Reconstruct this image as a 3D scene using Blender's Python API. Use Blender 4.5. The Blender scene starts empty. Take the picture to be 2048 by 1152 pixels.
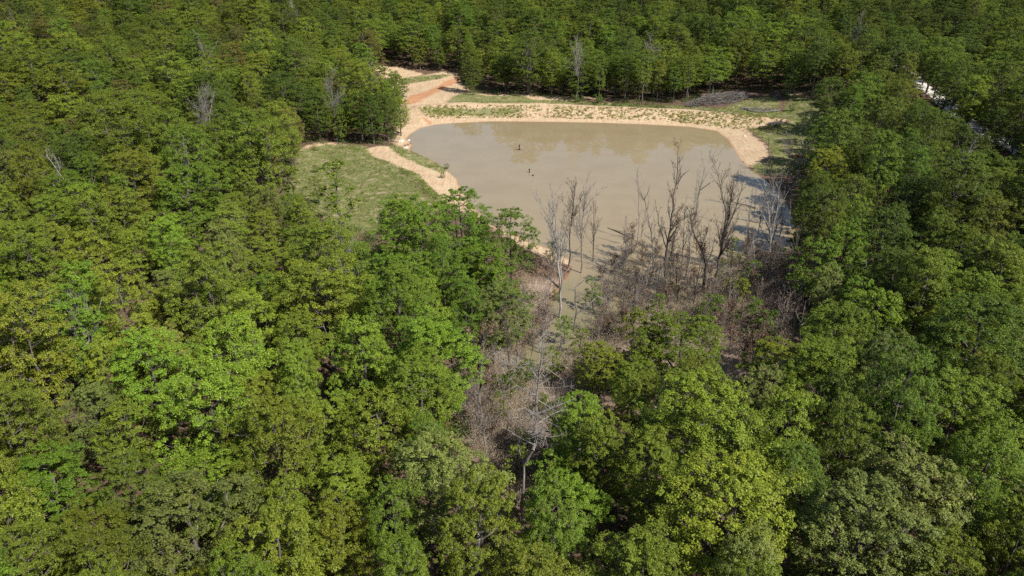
import bpy, math, random
import numpy as np
from mathutils import Vector
R = math.radians
SC = bpy.context.scene
COL = SC.collection
# ------------------------------------------------------------------ camera, sky, sun, exposure
CAM_H, PITCH, F = 55.0, 26.5, 1460.0        # metres, degrees, focal length in pixels of a 2048 wide picture
cam = bpy.data.cameras.new('camera'); cam.sensor_width = 36; cam.lens = 36*F/2048
cam.clip_start = 0.5; cam.clip_end = 6000
co = bpy.data.objects.new('camera', cam); COL.objects.link(co)
co.location = (0, 0, CAM_H); co.rotation_euler = (R(90-PITCH), 0, 0)
SC.camera = co
SUN_EL, SUN_AZ = 45.0, 130.0                # azimuth clockwise from +Y: the sun stands behind the camera to the right
w = bpy.data.worlds.new('World'); SC.world = w; w.use_nodes = True
nt = w.node_tree; nt.nodes.clear()
sky = nt.nodes.new('ShaderNodeTexSky'); sky.sky_type = 'NISHITA'; sky.sun_disc = False
sky.sun_elevation = R(SUN_EL); sky.sun_rotation = R(SUN_AZ); sky.dust_density = 1.2; sky.air_density = 1.0
bg = nt.nodes.new('ShaderNodeBackground'); bg.inputs[1].default_value = 0.074
wo = nt.nodes.new('ShaderNodeOutputWorld')
nt.links.new(sky.outputs[0], bg.inputs[0]); nt.links.new(bg.outputs[0], wo.inputs[0])
sl = bpy.data.lights.new('sun', 'SUN'); sl.energy = 5.0; sl.angle = R(0.5); sl.color = (1.0, 0.95, 0.86)
so = bpy.data.objects.new('sun', sl); COL.objects.link(so)
sd_ = Vector((math.sin(R(SUN_AZ))*math.cos(R(SUN_EL)), math.cos(R(SUN_AZ))*math.cos(R(SUN_EL)), math.sin(R(SUN_EL))))
so.rotation_euler = sd_.to_track_quat('Z', 'Y').to_euler()
SC.view_settings.view_transform = 'Standard'; SC.view_settings.look = 'None'
SC.view_settings.exposure = 0.54; SC.view_settings.gamma = 1
SC.render.engine = 'CYCLES'
SC.cycles.max_bounces = 5; SC.cycles.diffuse_bounces = 3; SC.cycles.glossy_bounces = 2
SC.cycles.transmission_bounces = 3; SC.cycles.transparent_max_bounces = 4
SC.cycles.use_denoising = False; SC.cycles.denoiser = 'OPENIMAGEDENOISE'; SC.cycles.denoising_input_passes = 'RGB_ALBEDO_NORMAL'; SC.cycles.denoising_prefilter = 'ACCURATE'
SC.render.filter_size = 1.2

# ------------------------------------------------------------------ plan helpers
ph = R(PITCH)
FW = np.array([0, math.cos(ph), -math.sin(ph)]); UP = np.array([0, math.sin(ph), math.cos(ph)])
def ray(px, py):
    return FW + UP*(-(py-576)/F) + np.array([1, 0, 0])*((px-1024)/F)
def on_z(px, py, z=0.0):
    d = ray(px, py); t = (z-CAM_H)/d[2]
    return np.array([d[0]*t, d[1]*t])
def on_y(px, py, Y):
    d = ray(px, py); t = Y/d[1]
    return np.array([d[0]*t, Y, CAM_H+d[2]*t])
def proj(P):
    P = np.asarray(P, float); q = P - np.array([0, 0, CAM_H])
    z = q@FW; return np.stack([1024+F*q[..., 0]/z, 576-F*(q@UP)/z, z], -1)
def in_poly(P, poly):
    P = np.atleast_2d(P); x, y = P[:, 0], P[:, 1]; r = np.zeros(len(P), bool); n = len(poly)
    for i in range(n):
        x1, y1 = poly[i]; x2, y2 = poly[(i+1) % n]
        if y1 == y2: continue
        c = ((y1 > y) != (y2 > y)) & (x < (x2-x1)*(y-y1)/(y2-y1)+x1)
        r ^= c
    return r
def seg_dist(P, pts, closed=False):
    d = np.full(len(P), 1e9); n = len(pts)
    for i in range(n if closed else n-1):
        a = np.array(pts[i]); b = np.array(pts[(i+1) % n]); ab = b-a
        t = np.clip(((P-a)@ab)/max(ab@ab, 1e-9), 0, 1)
        d = np.minimum(d, np.hypot(*(P-a-t[:, None]*ab).T))
    return d
def sdist(P, poly):                         # positive inside
    d = seg_dist(P, poly, True)
    return np.where(in_poly(P, poly), d, -d)
def smooth(a, b, x):
    t = np.clip((x-a)/(b-a), 0, 1); return t*t*(3-2*t)
def vnoise(P, s, seed=0):                   # cheap smooth value noise in the plane
    q = P/s; i = np.floor(q).astype(np.int64); f = q-i; f = f*f*(3-2*f)
    def h(ix, iy):
        n = (ix*374761393 + iy*668265263 + seed*1442695041) & 0x7fffffff
        n = ((n ^ (n >> 13))*1274126177) & 0x7fffffff
        return (n ^ (n >> 16))/0x7fffffff
    a = h(i[:, 0], i[:, 1]); b = h(i[:, 0]+1, i[:, 1]); c = h(i[:, 0], i[:, 1]+1); d = h(i[:, 0]+1, i[:, 1]+1)
    return (a*(1-f[:, 0])+b*f[:, 0])*(1-f[:, 1])+(c*(1-f[:, 0])+d*f[:, 0])*f[:, 1]

POND_PX = [(822,268),(842,256),(870,250),(900,247),(980,243),(1100,244),(1200,246),(1290,249),(1380,254),(1432,262),(1455,278),
 (1468,300),(1480,320),(1500,340),(1530,360),(1560,385),(1580,420),(1590,460),(1585,500),(1545,535),(1500,560),(1450,585),(1400,610),
 (1350,640),(1300,655),(1260,665),(1235,690),(1190,700),(1150,735),(1080,760),(1030,765),(1000,740),(1020,700),(1060,670),(1085,640),
 (1105,600),(1125,570),(1145,540),(1141,519),(1098,497),(1063,485),(1004,458),(971,442),(945,410),(923,381),(914,357),(897,343),
 (866,322),(845,312),(819,301),(826,287),(812,278)]
POND = [tuple(on_z(*p)) for p in POND_PX]
CREST = [tuple(on_z(x, y, 2.3)) for x, y in [(850,213),(942,208),(1060,209),(1200,213),(1378,220),(1492,230),(1562,239)]]
def hz(P):
    P = np.atleast_2d(np.asarray(P, float)); s = -sdist(P, POND)
    z = np.where(s < 0, -np.minimum(1.6, -s*0.22), 0.11*np.minimum(s, 9)+0.012*np.clip(s-9, 0, 60))
    dc = seg_dist(P, CREST); z = np.maximum(z, np.where(s > -1, np.minimum(2.3, 2.55-0.235*dc), -9))
    hill = 0.10*np.clip(-(P[:, 0]+48), 0, 150)+0.075*np.clip(P[:, 0]-72, 0, 160)+0.062*np.clip(P[:, 1]-262, 0, 260)
    ex = smooth(0, 30, s)
    z = z + hill*ex
    z = z + smooth(20, 60, s)*(vnoise(P, 55, 8)-.5)*7.0
    z = z + ex*(vnoise(P, 28, 3)-.5)*2.2 + smooth(0, 4, s)*((vnoise(P, 3.1, 5)-.5)*.22+(vnoise(P, 1.2, 6)-.5)*.10)
    return z
def on_ground(px, py):
    z = 0.0
    for _ in range(7):
        p = on_z(px, py, z); z = 0.35*z+0.65*float(hz([p])[0])
    return p
def ground_poly(pp): return [tuple(on_ground(*p)) for p in pp]

# ------------------------------------------------------------------ mesh helpers
def tag(o, label=None, cat=None, group=None, kind=None):
    if label: o['label'] = label
    if cat: o['category'] = cat
    if group: o['group'] = group
    if kind: o['kind'] = kind
    return o
def mesh_np(name, V, Fc, mat=None, attrs=None, smooth_=False):
    V = np.asarray(V, np.float32); Fc = np.asarray(Fc, np.int32); k = Fc.shape[1]
    me = bpy.data.meshes.new(name)
    me.vertices.add(len(V)); me.vertices.foreach_set('co', V.ravel())
    me.loops.add(Fc.size); me.loops.foreach_set('vertex_index', Fc.ravel())
    me.polygons.add(len(Fc)); me.polygons.foreach_set('loop_start', np.arange(0, Fc.size, k, dtype=np.int32))
    me.polygons.foreach_set('use_smooth', np.full(len(Fc), smooth_))
    me.update(calc_edges=True)
    for n, (dom, typ, arr) in (attrs or {}).items():
        a = me.attributes.new(n, typ, dom)
        a.data.foreach_set('color' if 'COLOR' in typ else 'value', np.asarray(arr, np.float32).ravel())
    for m in (mat if isinstance(mat, (list, tuple)) else [mat]):
        if m: me.materials.append(m)
    return me
def link(name, me, parent=None, loc=None):
    o = bpy.data.objects.new(name, me); COL.objects.link(o)
    if parent: o.parent = parent
    if loc is not None: o.location = loc
    return o
def prisms(E, sides=None):
    """E: list of (p0, p1, r0, r1). Tapered prisms, thick ones rounder. Returns V, F."""
    if not len(E): return np.zeros((0, 3)), np.zeros((0, 4), int)
    A = np.array([e[0] for e in E], float); B = np.array([e[1] for e in E], float)
    ra = np.array([e[2] for e in E]); rb = np.array([e[3] for e in E])
    VV, FF, off = [], [], 0
    thick = ra > 0.07
    for m, n in ((thick, 8), (~thick, 4)):
        if sides: n = sides
        if not m.any(): continue
        a, b = A[m], B[m]; d = b-a; d /= np.maximum(np.linalg.norm(d, axis=1), 1e-6)[:, None]
        h = np.where(np.abs(d[:, 2:3]) < .9, [[0, 0, 1.]], [[1., 0, 0]]); u = np.cross(h, d); u /= np.linalg.norm(u, axis=1)[:, None]
        v = np.cross(d, u); t = np.arange(n)/n*2*math.pi
        ring = u[:, None]*np.cos(t)[None, :, None]+v[:, None]*np.sin(t)[None, :, None]
        V = np.concatenate([a[:, None]+ring*ra[m][:, None, None], b[:, None]+ring*rb[m][:, None, None]], 1)
        base = off+np.arange(len(a))[:, None]*2*n; k = np.arange(n); k2 = (k+1) % n
        Fq = np.stack([base+k, base+k2, base+n+k2, base+n+k], -1).reshape(-1, 4)
        VV.append(V.reshape(-1, 3)); FF.append(Fq); off += len(a)*2*n
    return np.concatenate(VV), np.concatenate(FF)
def nrm(a): return a/np.maximum(np.linalg.norm(a, axis=-1, keepdims=True), 1e-9)
def leaves(C, N, size, rng, aspect=0.62):
    """diamond leaves at C with normals N."""
    n = len(C); t = nrm(np.cross(N, rng.normal(size=(n, 3)))); b = np.cross(N, t)
    s = np.asarray(size).reshape(-1, 1)*rng.uniform(.65, 1.3, (n, 1))*.5
    V = np.stack([C-t*s, C-b*s*aspect, C+t*s, C+b*s*aspect], 1)
    V[:, 1::2] += (N*s*rng.uniform(-.25, .35, (n, 1)))[:, None]      # a fold along the midrib
    return V.reshape(-1, 3), np.arange(n*4).reshape(-1, 4)

# ------------------------------------------------------------------ materials
def newmat(name):
    m = bpy.data.materials.new(name); m.use_nodes = True; t = m.node_tree; t.nodes.clear()
    o = t.nodes.new('ShaderNodeOutputMaterial')
    def N(typ, **k):
        n = t.nodes.new('ShaderNode'+typ)
        for a, v in k.items():
            if a.startswith('i_'):
                key = a[2:]; key = int(key) if key.isdigit() else key.replace('_', ' ')
                n.inputs[key].default_value = v
            else: setattr(n, a, v)
        return n
    return m, N, (lambda a, b: t.links.new(a, b)), o
def mixc(N, L, fac, a, b, mode='MIX'):
    n = N('Mix', data_type='RGBA', blend_type=mode)
    for i, v in ((0, fac), (6, a), (7, b)):
        if hasattr(v, 'is_output'): L(v, n.inputs[i])
        else: n.inputs[i].default_value = v if i == 0 else (*v, 1)
    return n.outputs[2]
def ramp(N, L, src, lo, hi):
    n = N('MapRange'); n.inputs[1].default_value = lo; n.inputs[2].default_value = hi; L(src, n.inputs[0]); return n.outputs[0]
def math_(N, L, op, a, b):
    n = N('Math', operation=op)
    for i, v in ((0, a), (1, b)):
        if hasattr(v, 'is_output'): L(v, n.inputs[i])
        else: n.inputs[i].default_value = v
    return n.outputs[0]
def leaf_mat(name, base=None, gloss=.48, trans=.17):
    m, N, L, o = newmat(name)
    at = N('Attribute', attribute_name='lf')
    if base is None:
        ti = N('Attribute', attribute_name='tint', attribute_type='INSTANCER'); src = ti.outputs['Color']
    else:
        rg = N('RGB'); rg.outputs[0].default_value = (*base, 1); src = rg.outputs[0]
    f = N('MapRange'); L(at.outputs['Fac'], f.inputs[0]); f.inputs[3].default_value = .45; f.inputs[4].default_value = 1.75
    sc = N('VectorMath', operation='SCALE'); L(src, sc.inputs[0]); L(f.outputs[0], sc.inputs['Scale'])
    yel = N('VectorMath', operation='MULTIPLY'); L(sc.outputs[0], yel.inputs[0]); yel.inputs[1].default_value = (1.42, 1.24, .9)
    at2 = N('Attribute', attribute_name='lg'); c = mixc(N, L, at2.outputs['Fac'], (0, 0, 0), (0, 0, 0))
    mx = c.node; L(sc.outputs[0], mx.inputs[6]); L(yel.outputs[0], mx.inputs[7])
    p = N('BsdfPrincipled', i_Roughness=gloss); L(c, p.inputs['Base Color']); p.inputs['Specular IOR Level'].default_value = .22
    tr = N('BsdfTranslucent'); tc = N('VectorMath', operation='MULTIPLY'); L(c, tc.inputs[0]); tc.inputs[1].default_value = (1.25, 1.35, .7)
    L(tc.outputs[0], tr.inputs[0]); mix = N('MixShader', i_0=trans); L(p.outputs[0], mix.inputs[1]); L(tr.outputs[0], mix.inputs[2])
    L(mix.outputs[0], o.inputs[0]); return m
def bark_mat(name, a, b, scale=2.0):
    m, N, L, o = newmat(name); g = N('NewGeometry'); n = N('TexNoise', i_Scale=scale, i_Detail=5.0)
    mp = N('Mapping'); mp.inputs['Scale'].default_value = (3, 3, .6); L(g.outputs['Position'], mp.inputs[0]); L(mp.outputs[0], n.inputs[0])
    c = mixc(N, L, ramp(N, L, n.outputs[0], .35, .65), a, b); p = N('BsdfPrincipled', i_Roughness=.9)
    L(c, p.inputs['Base Color']); bp = N('Bump', i_Strength=.6, i_Distance=.05); L(n.outputs[0], bp.inputs['Height']); L(bp.outputs[0], p.inputs['Normal'])
    L(p.outputs[0], o.inputs[0]); return m
M_LEAF = leaf_mat('leaf')
M_BROWN = leaf_mat('dead_leaf', (.112, .076, .060), .8, .15)
M_BRUSH = leaf_mat('dry_brush', (.245, .215, .185), .9, .05)
M_UNDER = leaf_mat('undergrowth_leaf', (.046, .080, .018), .6, .25)
M_WEED = leaf_mat('weed_blade', (.17, .185, .06), .7, .25)
M_BARK = bark_mat('bark', (.065, .055, .045), (.135, .118, .098))
M_PALE = bark_mat('pale_dead_wood', (.18, .165, .15), (.33, .31, .285))
M_GREY = bark_mat('grey_dead_wood', (.13, .115, .105), (.25, .225, .205))
M_DARK = bark_mat('dark_wet_bark', (.035, .028, .024), (.10, .08, .065))
M_PILE = bark_mat('weathered_brush', (.075, .066, .060), (.21, .19, .175), 3.0)
M_GRASS = leaf_mat('grass_blade', (.130, .165, .048), .7, .25)
M_CHAR = bark_mat('wet_stump_wood', (.010, .009, .008), (.03, .026, .022))

# ------------------------------------------------------------------ terrain
G = {
 'sand': [[(742,130),(800,133),(850,150),(890,143),(918,148),(926,176),(975,190),(1010,189),(1060,188),(1150,201),(1150,211),(1240,213),(1380,220),(1470,230),
           (1575,240),(1570,246),(1490,256),(1505,270),(1534,292),(1536,316),(1497,334),(1440,300),(1300,275),(1000,270),(840,280),(790,300),(790,180)],
          [(722,298),(760,292),(800,296),(826,286),(825,303),(850,318),(905,342),(930,385),(970,440),(1004,455),(1100,494),(1146,519),(1148,532),(1100,520),
           (1040,490),(990,460),(950,435),(890,410),(862,398),(850,378),(820,350),(780,325),(740,311)],
          [(1448,221),(1478,206),(1506,197),(1545,196),(1556,208),(1548,217),(1500,220)],
          [(1190,194),(1225,196),(1235,199),(1060,194),(1100,190)],
          [(604,300),(628,286),(668,284),(700,290),(640,296),(612,312)]],
 'grass': [[(600,300),(660,288),(730,290),(745,312),(790,330),(830,362),(850,392),(905,415),(880,430),(740,470),(560,400)],
           [(775,290),(800,292),(850,314),(895,338),(885,348),(840,330),(800,312)],
           [(835,358),(850,366),(890,400),(880,408),(846,386)],
           [(925,186),(975,192),(1050,192),(1060,198),(1160,203),(1160,209),(1060,207),(950,206),(890,204)],
           [(1160,203),(1380,212),(1440,217),(1475,205),(1506,195),(1550,194),(1562,208),(1552,220),(1566,224),(1575,200),(1562,180),(1640,205),(1650,300),(1600,350),(1500,350),(1505,330),(1542,318),(1540,290),(1512,268),(1500,256),
            (1580,246),(1575,238),(1480,228),(1380,218),(1160,210)],
           [(845,215),(1000,215),(1060,220),(1000,232),(870,230),(845,224)],
           [(800,333),(838,350),(852,366),(838,364),(800,346)],
           [(790,160),(830,152),(905,150),(880,158),(800,170)]],
 'clay': [[(806,206),(826,190),(846,184),(890,162),(921,152),(922,160),(890,176),(850,197),(832,207)],
          [(838,226),(846,232),(856,240),(866,250),(858,250),(848,240)]],
 'brown': [[(1045,560),(1120,560),(1010,770),(1500,560),(1600,520),(1600,600),(1560,720),(1490,800),(1290,820),(1120,800),(1130,900),(1080,1010),(990,980),
            (920,860),(915,780),(940,690),(1030,640)]],
}
GP = {k: [ground_poly(p) for p in v] for k, v in G.items()}
def zone(P, k, w_):
    m = np.full(len(P), -1e9)
    for pl in GP[k]: m = np.maximum(m, sdist(P, pl))
    return np.clip(.5+m/(2*w_), 0, 1)
def spaced(a, b, st): return np.arange(a, b, st)
xs = np.concatenate([-np.geomspace(2600, 115, 24), spaced(-110, -60, 2), spaced(-60, 100, .62), spaced(100, 160, 2.5), np.geomspace(165, 2600, 24)])
ys = np.concatenate([[-2000, -900, -400, -150, -50], spaced(0, 60, 3), spaced(60, 130, .9), spaced(130, 330, .62), spaced(330, 460, 4), np.geomspace(470, 4500, 22)])
X, Y = np.meshgrid(xs, ys); P2 = np.stack([X.ravel(), Y.ravel()], -1)
Z = hz(P2); nx, ny = len(xs), len(ys)
idx = np.arange(nx*ny).reshape(ny, nx)
Fq = np.stack([idx[:-1, :-1], idx[:-1, 1:], idx[1:, 1:], idx[1:, :-1]], -1).reshape(-1, 4)
za = np.stack([zone(P2, 'sand', 2.0), zone(P2, 'grass', 1.3), zone(P2, 'clay', 1.2), zone(P2, 'brown', 4)], -1)
wet = np.clip(1-(-sdist(P2, POND))/1.6, 0, 1)
m, N, L, o = newmat('ground')
A = N('Attribute', attribute_name='zones'); S = N('SeparateColor'); L(A.outputs['Color'], S.inputs[0])
g = N('NewGeometry'); pos = g.outputs['Position']
def noise(s, d=6.0, sc=None, r=.6):
    n = N('TexNoise', i_Scale=s, i_Detail=d, i_Roughness=r)
    if sc: mp = N('Mapping'); mp.inputs['Scale'].default_value = sc; L(pos, mp.inputs[0]); L(mp.outputs[0], n.inputs[0])
    else: L(pos, n.inputs[0])
    return n.outputs[0]
n_big, n_mid, n_fine, n_vf = noise(.09), noise(.5), noise(2.2), noise(7.0)
litter = mixc(N, L, ramp(N, L, n_fine, .35, .65), (.075, .045, .03), (.17, .115, .08))
brown = mixc(N, L, ramp(N, L, n_fine, .3, .7), (.15, .095, .070), (.34, .25, .19))
brown = mixc(N, L, ramp(N, L, n_vf, .45, .62), brown, (.40, .31, .25))
col = mixc(N, L, ramp(N, L, math_(N, L, 'ADD', A.outputs['Alpha'], math_(N, L, 'MULTIPLY', math_(N, L, 'SUBTRACT', n_mid, .5), .8)), .35, .65), litter, brown)
gr = mixc(N, L, ramp(N, L, n_fine, .3, .7), (.105, .130, .040), (.185, .190, .072))
gr = mixc(N, L, ramp(N, L, n_mid, .50, .68), gr, (.33, .27, .17))
sa = mixc(N, L, ramp(N, L, n_mid, .3, .7), (.53, .410, .275), (.41, .300, .188))
rills = noise(.7, 6.0, (2.6, .30, 1)); sa = mixc(N, L, math_(N, L, 'MULTIPLY', ramp(N, L, rills, .50, .62), .7), sa, (.40, .25, .15))
sa = mixc(N, L, math_(N, L, 'MULTIPLY', ramp(N, L, n_vf, .55, .7), .5), sa, (.36, .27, .17))
def thr(src, nz, amp, lo=.42, hi=.58):
    return ramp(N, L, math_(N, L, 'ADD', src, math_(N, L, 'MULTIPLY', math_(N, L, 'SUBTRACT', nz, .5), amp)), lo, hi)
col = mixc(N, L, thr(S.outputs[0], math_(N, L, 'ADD', math_(N, L, 'MULTIPLY', n_mid, .6), math_(N, L, 'MULTIPLY', n_fine, .4)), 2.2, .38, .6), col, sa)
col = mixc(N, L, math_(N, L, 'MULTIPLY', thr(S.outputs[1], n_fine, 2.2, .35, .7), .9), col, gr)
col = mixc(N, L, math_(N, L, 'MULTIPLY', thr(S.outputs[2], n_mid, 1.2, .30, .75), .85), col, mixc(N, L, ramp(N, L, n_fine, .3, .7), (.36, .15, .07), (.48, .25, .13)))
W = N('Attribute', attribute_name='wet')
col = mixc(N, L, math_(N, L, 'MULTIPLY', thr(W.outputs['Fac'], n_fine, .5, .55, .95), .7), col, (.30, .15, .075))
p = N('BsdfPrincipled', i_Roughness=.95); p.inputs['Specular IOR Level'].default_value = .15
L(col, p.inputs['Base Color'])
bp = N('Bump', i_Strength=.7, i_Distance=.18); L(math_(N, L, 'ADD', n_fine, math_(N, L, 'MULTIPLY', rills, 1.5)), bp.inputs['Height']); L(bp.outputs[0], p.inputs['Normal'])
L(p.outputs[0], o.inputs[0]); M_GROUND = m
gm = mesh_np('ground', np.column_stack([P2, Z]), Fq, M_GROUND, {'zones': ('POINT', 'FLOAT_COLOR', za), 'wet': ('POINT', 'FLOAT', wet)}, True)
tag(link('ground', gm), 'sandy banks, grassy clearing and brown leaf-strewn forest floor', kind='structure')

# ------------------------------------------------------------------ pond water
m, N, L, o = newmat('muddy_water'); g = N('NewGeometry'); pos = g.outputs['Position']
sp = N('SeparateXYZ'); L(pos, sp.inputs[0])
mp = N('Mapping'); mp.inputs['Scale'].default_value = (1, .5, 1); L(pos, mp.inputs[0])
n1 = N('TexNoise', i_Scale=2.2, i_Detail=3.0); L(mp.outputs[0], n1.inputs[0])
n2 = N('TexNoise', i_Scale=.12, i_Detail=5.0); L(pos, n2.inputs[0])
base = mixc(N, L, ramp(N, L, n2.outputs[0], .35, .65), (.272, .212, .124), (.298, .236, .142))
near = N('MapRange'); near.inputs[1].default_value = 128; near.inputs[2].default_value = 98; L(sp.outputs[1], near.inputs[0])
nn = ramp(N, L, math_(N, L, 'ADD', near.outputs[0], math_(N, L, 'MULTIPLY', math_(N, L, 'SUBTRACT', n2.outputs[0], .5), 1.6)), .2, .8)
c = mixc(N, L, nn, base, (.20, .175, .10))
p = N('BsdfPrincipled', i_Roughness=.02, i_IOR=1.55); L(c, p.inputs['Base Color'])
bp = N('Bump', i_Strength=.03, i_Distance=.02); L(n1.outputs[0], bp.inputs['Height']); L(bp.outputs[0], p.inputs['Normal']); L(p.outputs[0], o.inputs[0])
pp = np.array(POND); c0 = pp.mean(0); V = [(x, y, 0) for x, y in (pp+(0))]
import bmesh
bm = bmesh.new(); grown = []
for i in range(len(pp)):
    t = pp[(i+1) % len(pp)]-pp[i-1]; nn_ = np.array([t[1], -t[0]])/np.linalg.norm(t); q = pp[i]+nn_*1.0
    if in_poly([q], POND)[0]: q = pp[i]-nn_*1.0
    grown.append(bm.verts.new((q[0], q[1], 0)))
bm.faces.new(grown); bmesh.ops.triangulate(bm, faces=bm.faces[:])
bm.normal_update()
for f in bm.faces:
    if f.normal.z < 0: f.normal_flip()
wm = bpy.data.meshes.new('water'); bm.to_mesh(wm); bm.free(); wm.materials.append(m)
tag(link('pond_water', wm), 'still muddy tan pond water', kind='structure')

# ------------------------------------------------------------------ gravel road seen through the trees at the right
ROAD_PX = [(1770,60),(1795,130),(1835,163),(1872,190),(1915,229),(1960,264),(2020,288),(2080,330)]
rd = [on_ground(*q) for q in ROAD_PX]
rc = []
for a, b in zip(rd[:-1], rd[1:]):
    n = max(2, int(np.linalg.norm(b-a)/1.5)); rc += [a+(b-a)*k/n for k in range(n)]
rc = np.array(rc+[rd[-1]]); k_ = np.ones(7)/7
rs = np.stack([np.convolve(np.pad(rc[:, i], 3, 'edge'), k_, 'valid') for i in (0, 1)], -1)
tg = nrm(np.gradient(rs, axis=0)); nr = np.stack([-tg[:, 1], tg[:, 0]], -1); rows = []
for i, u in enumerate(np.linspace(-2.8, 2.8, 9)): rows.append(rs+nr*(u*(1+.12*np.sin(np.arange(len(rs))*.7+u)))[:, None])
RV = np.stack(rows, 1).reshape(-1, 2); rz = hz(RV)+.10
ii = np.arange(len(rs)*9).reshape(-1, 9); RF = np.stack([ii[:-1, :-1], ii[:-1, 1:], ii[1:, 1:], ii[1:, :-1]], -1).reshape(-1, 4)
m, N, L, o = newmat('white_gravel'); g = N('NewGeometry'); n1 = N('TexNoise', i_Scale=5.0, i_Detail=5.0); L(g.outputs['Position'], n1.inputs[0])
p = N('BsdfPrincipled', i_Roughness=.95); L(mixc(N, L, ramp(N, L, n1.outputs[0], .35, .65), (.70, .67, .62), (.52, .49, .44)), p.inputs['Base Color']); L(p.outputs[0], o.inputs[0])
tag(link('gravel_road', mesh_np('gravel_road', np.column_stack([RV, rz]), RF, m, None, True)), 'pale gravel road winding through the woods on the right', kind='structure')

# ------------------------------------------------------------------ broadleaf trees: prototypes
def crown_mesh(nm, E_V, E_F, rng): return None
def broadleaf(seed, H=17.0, Rc=4.6, base=.34, ncl=135, nleaf=330, lsize=.175, flat=.75, open_=0.0, clr=(.95, 1.55), top=1.0):
    rng = np.random.default_rng(seed); zb = H*base
    ph1, ph2 = rng.uniform(0, 6.28, 2); cl = []
    tries = rng.uniform(0, 1, (4000, 3)); lean = rng.normal(0, .35, 2)
    for t, th, rr in tries:
        th *= 2*math.pi; prof = math.sin(math.pi*(.16+.70*t**(.85*top)))**.8
        env = Rc*prof*(1+.22*math.sin(2*th+ph1+2*t)+.17*math.sin(3*th+ph2+4*t)+.10*math.sin(5*th+7*t))
        r = env*(rr**.33 if t < .8 else rr**.5)
        if r < env*.45 and t < .75: continue
        q = np.array([r*math.cos(th)+lean[0]*t, r*math.sin(th)+lean[1]*t, zb+(H-zb)*t*.97])
        cr = rng.uniform(*clr)*(1-.25*(t > .85))
        if all(np.linalg.norm((q-c[0])*(1, 1, 1.35)) >.50*(cr+c[1]) for c in cl): cl.append((q, cr))
        if len(cl) >= ncl: break
    # skeleton: every clump is tied to the nearest lower node
    nodes = [np.array([0, 0, -.4])]; par = [-1]; n_tr = 9
    for k in range(1, n_tr+1):
        f = k/n_tr; nodes.append(np.array([lean[0]*f*.9+rng.normal(0, .10), lean[1]*f*.9+rng.normal(0, .10), H*.80*f])); par.append(k-1)
    order = sorted(cl, key=lambda c: np.hypot(c[0][0], c[0][1])+.15*abs(c[0][2]-H*.5)); tips = []
    for q, cr in order:
        NN = np.array(nodes); dz = q[2]-NN[:, 2]; dd = np.linalg.norm(NN-q, axis=1)+np.where(dz < .3, 4, 0)+np.where(NN[:, 2] < zb*.75, 30, 0)
        j = int(np.argmin(dd)); a = nodes[j]; L_ = np.linalg.norm(q-a); ns = 3 if L_ > 2 else 2; last = j
        for s in range(1, ns+1):
            f = s/ns; pt = a+(q-a)*f; pt = pt+rng.normal(0, .05*L_, 3)*(1-f)+np.array([0, 0, -.10*L_*math.sin(math.pi*f)])
            nodes.append(pt); par.append(last); last = len(nodes)-1
        tips.append(last)
    cnt = np.zeros(len(nodes)); 
    for t in tips: cnt[t] += 1
    for k in range(len(nodes)-1, 0, -1): cnt[par[k]] += cnt[k]
    rad = .020*np.sqrt(np.maximum(cnt, .8))*1.25; rad[0] *= 1.35
    E = [(nodes[par[k]], nodes[k], rad[par[k]] if par[k] and cnt[par[k]] < 3*cnt[k]+3 else rad[k]*1.25 if par[k] >= n_tr or k > n_tr else rad[par[k]], rad[k]) for k in range(1, len(nodes))]
    # leaves: each clump is several small sprays
    CC, NNn, LG = [], [], []
    for q, cr in cl:
        ns = rng.integers(7, 11); g_ = rng.uniform(0, 1)
        out = nrm(np.array([q[0], q[1], 1.5+.4*(q[2]-zb)]))
        d = rng.normal(size=(ns, 3)); d[:, 2] = np.abs(d[:, 2])*.8; d = nrm(nrm(d)+out*.45)
        sc = q+d*cr*np.array([1, 1, flat])*rng.uniform(.55, 1.0, (ns, 1))
        per = int(nleaf/ns*(1-open_*rng.uniform(0, 1)))
        for s in sc:
            e = rng.normal(size=(per, 3)); e = nrm(e)*rng.uniform(.45, 1, (per, 1))
            e[:, 2] = np.where(e[:, 2] < 0, e[:, 2]*.5, e[:, 2]); rs_ = cr*rng.uniform(.27, .42)
            CC.append(s+e*rs_*np.array([1, 1, .62])-np.array([0, 0, 1])*(e[:, :1]**2+e[:, 1:2]**2)*rs_*.35)
            NNn.append(nrm(e*.8+np.array([0, 0, .75])+out*.35+rng.normal(size=(per, 3))*.42)); LG.append(np.clip(g_*.5+rng.uniform(0, .5, per), 0, 1))
    CC = np.concatenate(CC); NNn = np.concatenate(NNn); LG = np.concatenate(LG)
    LV, LF = leaves(CC, NNn, lsize, rng); 
    lf = np.clip(rng.beta(2, 2.4, len(LF)), 0, 1)
    cm = mesh_np('crown', LV, LF, M_LEAF, {'lf': ('FACE', 'FLOAT', lf), 'lg': ('FACE', 'FLOAT', LG)})
    TV, TF = prisms(E); tm = mesh_np('trunk', TV, TF, M_BARK)
    return dict(H=H, R=Rc, crown=cm, trunk=tm)
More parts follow.
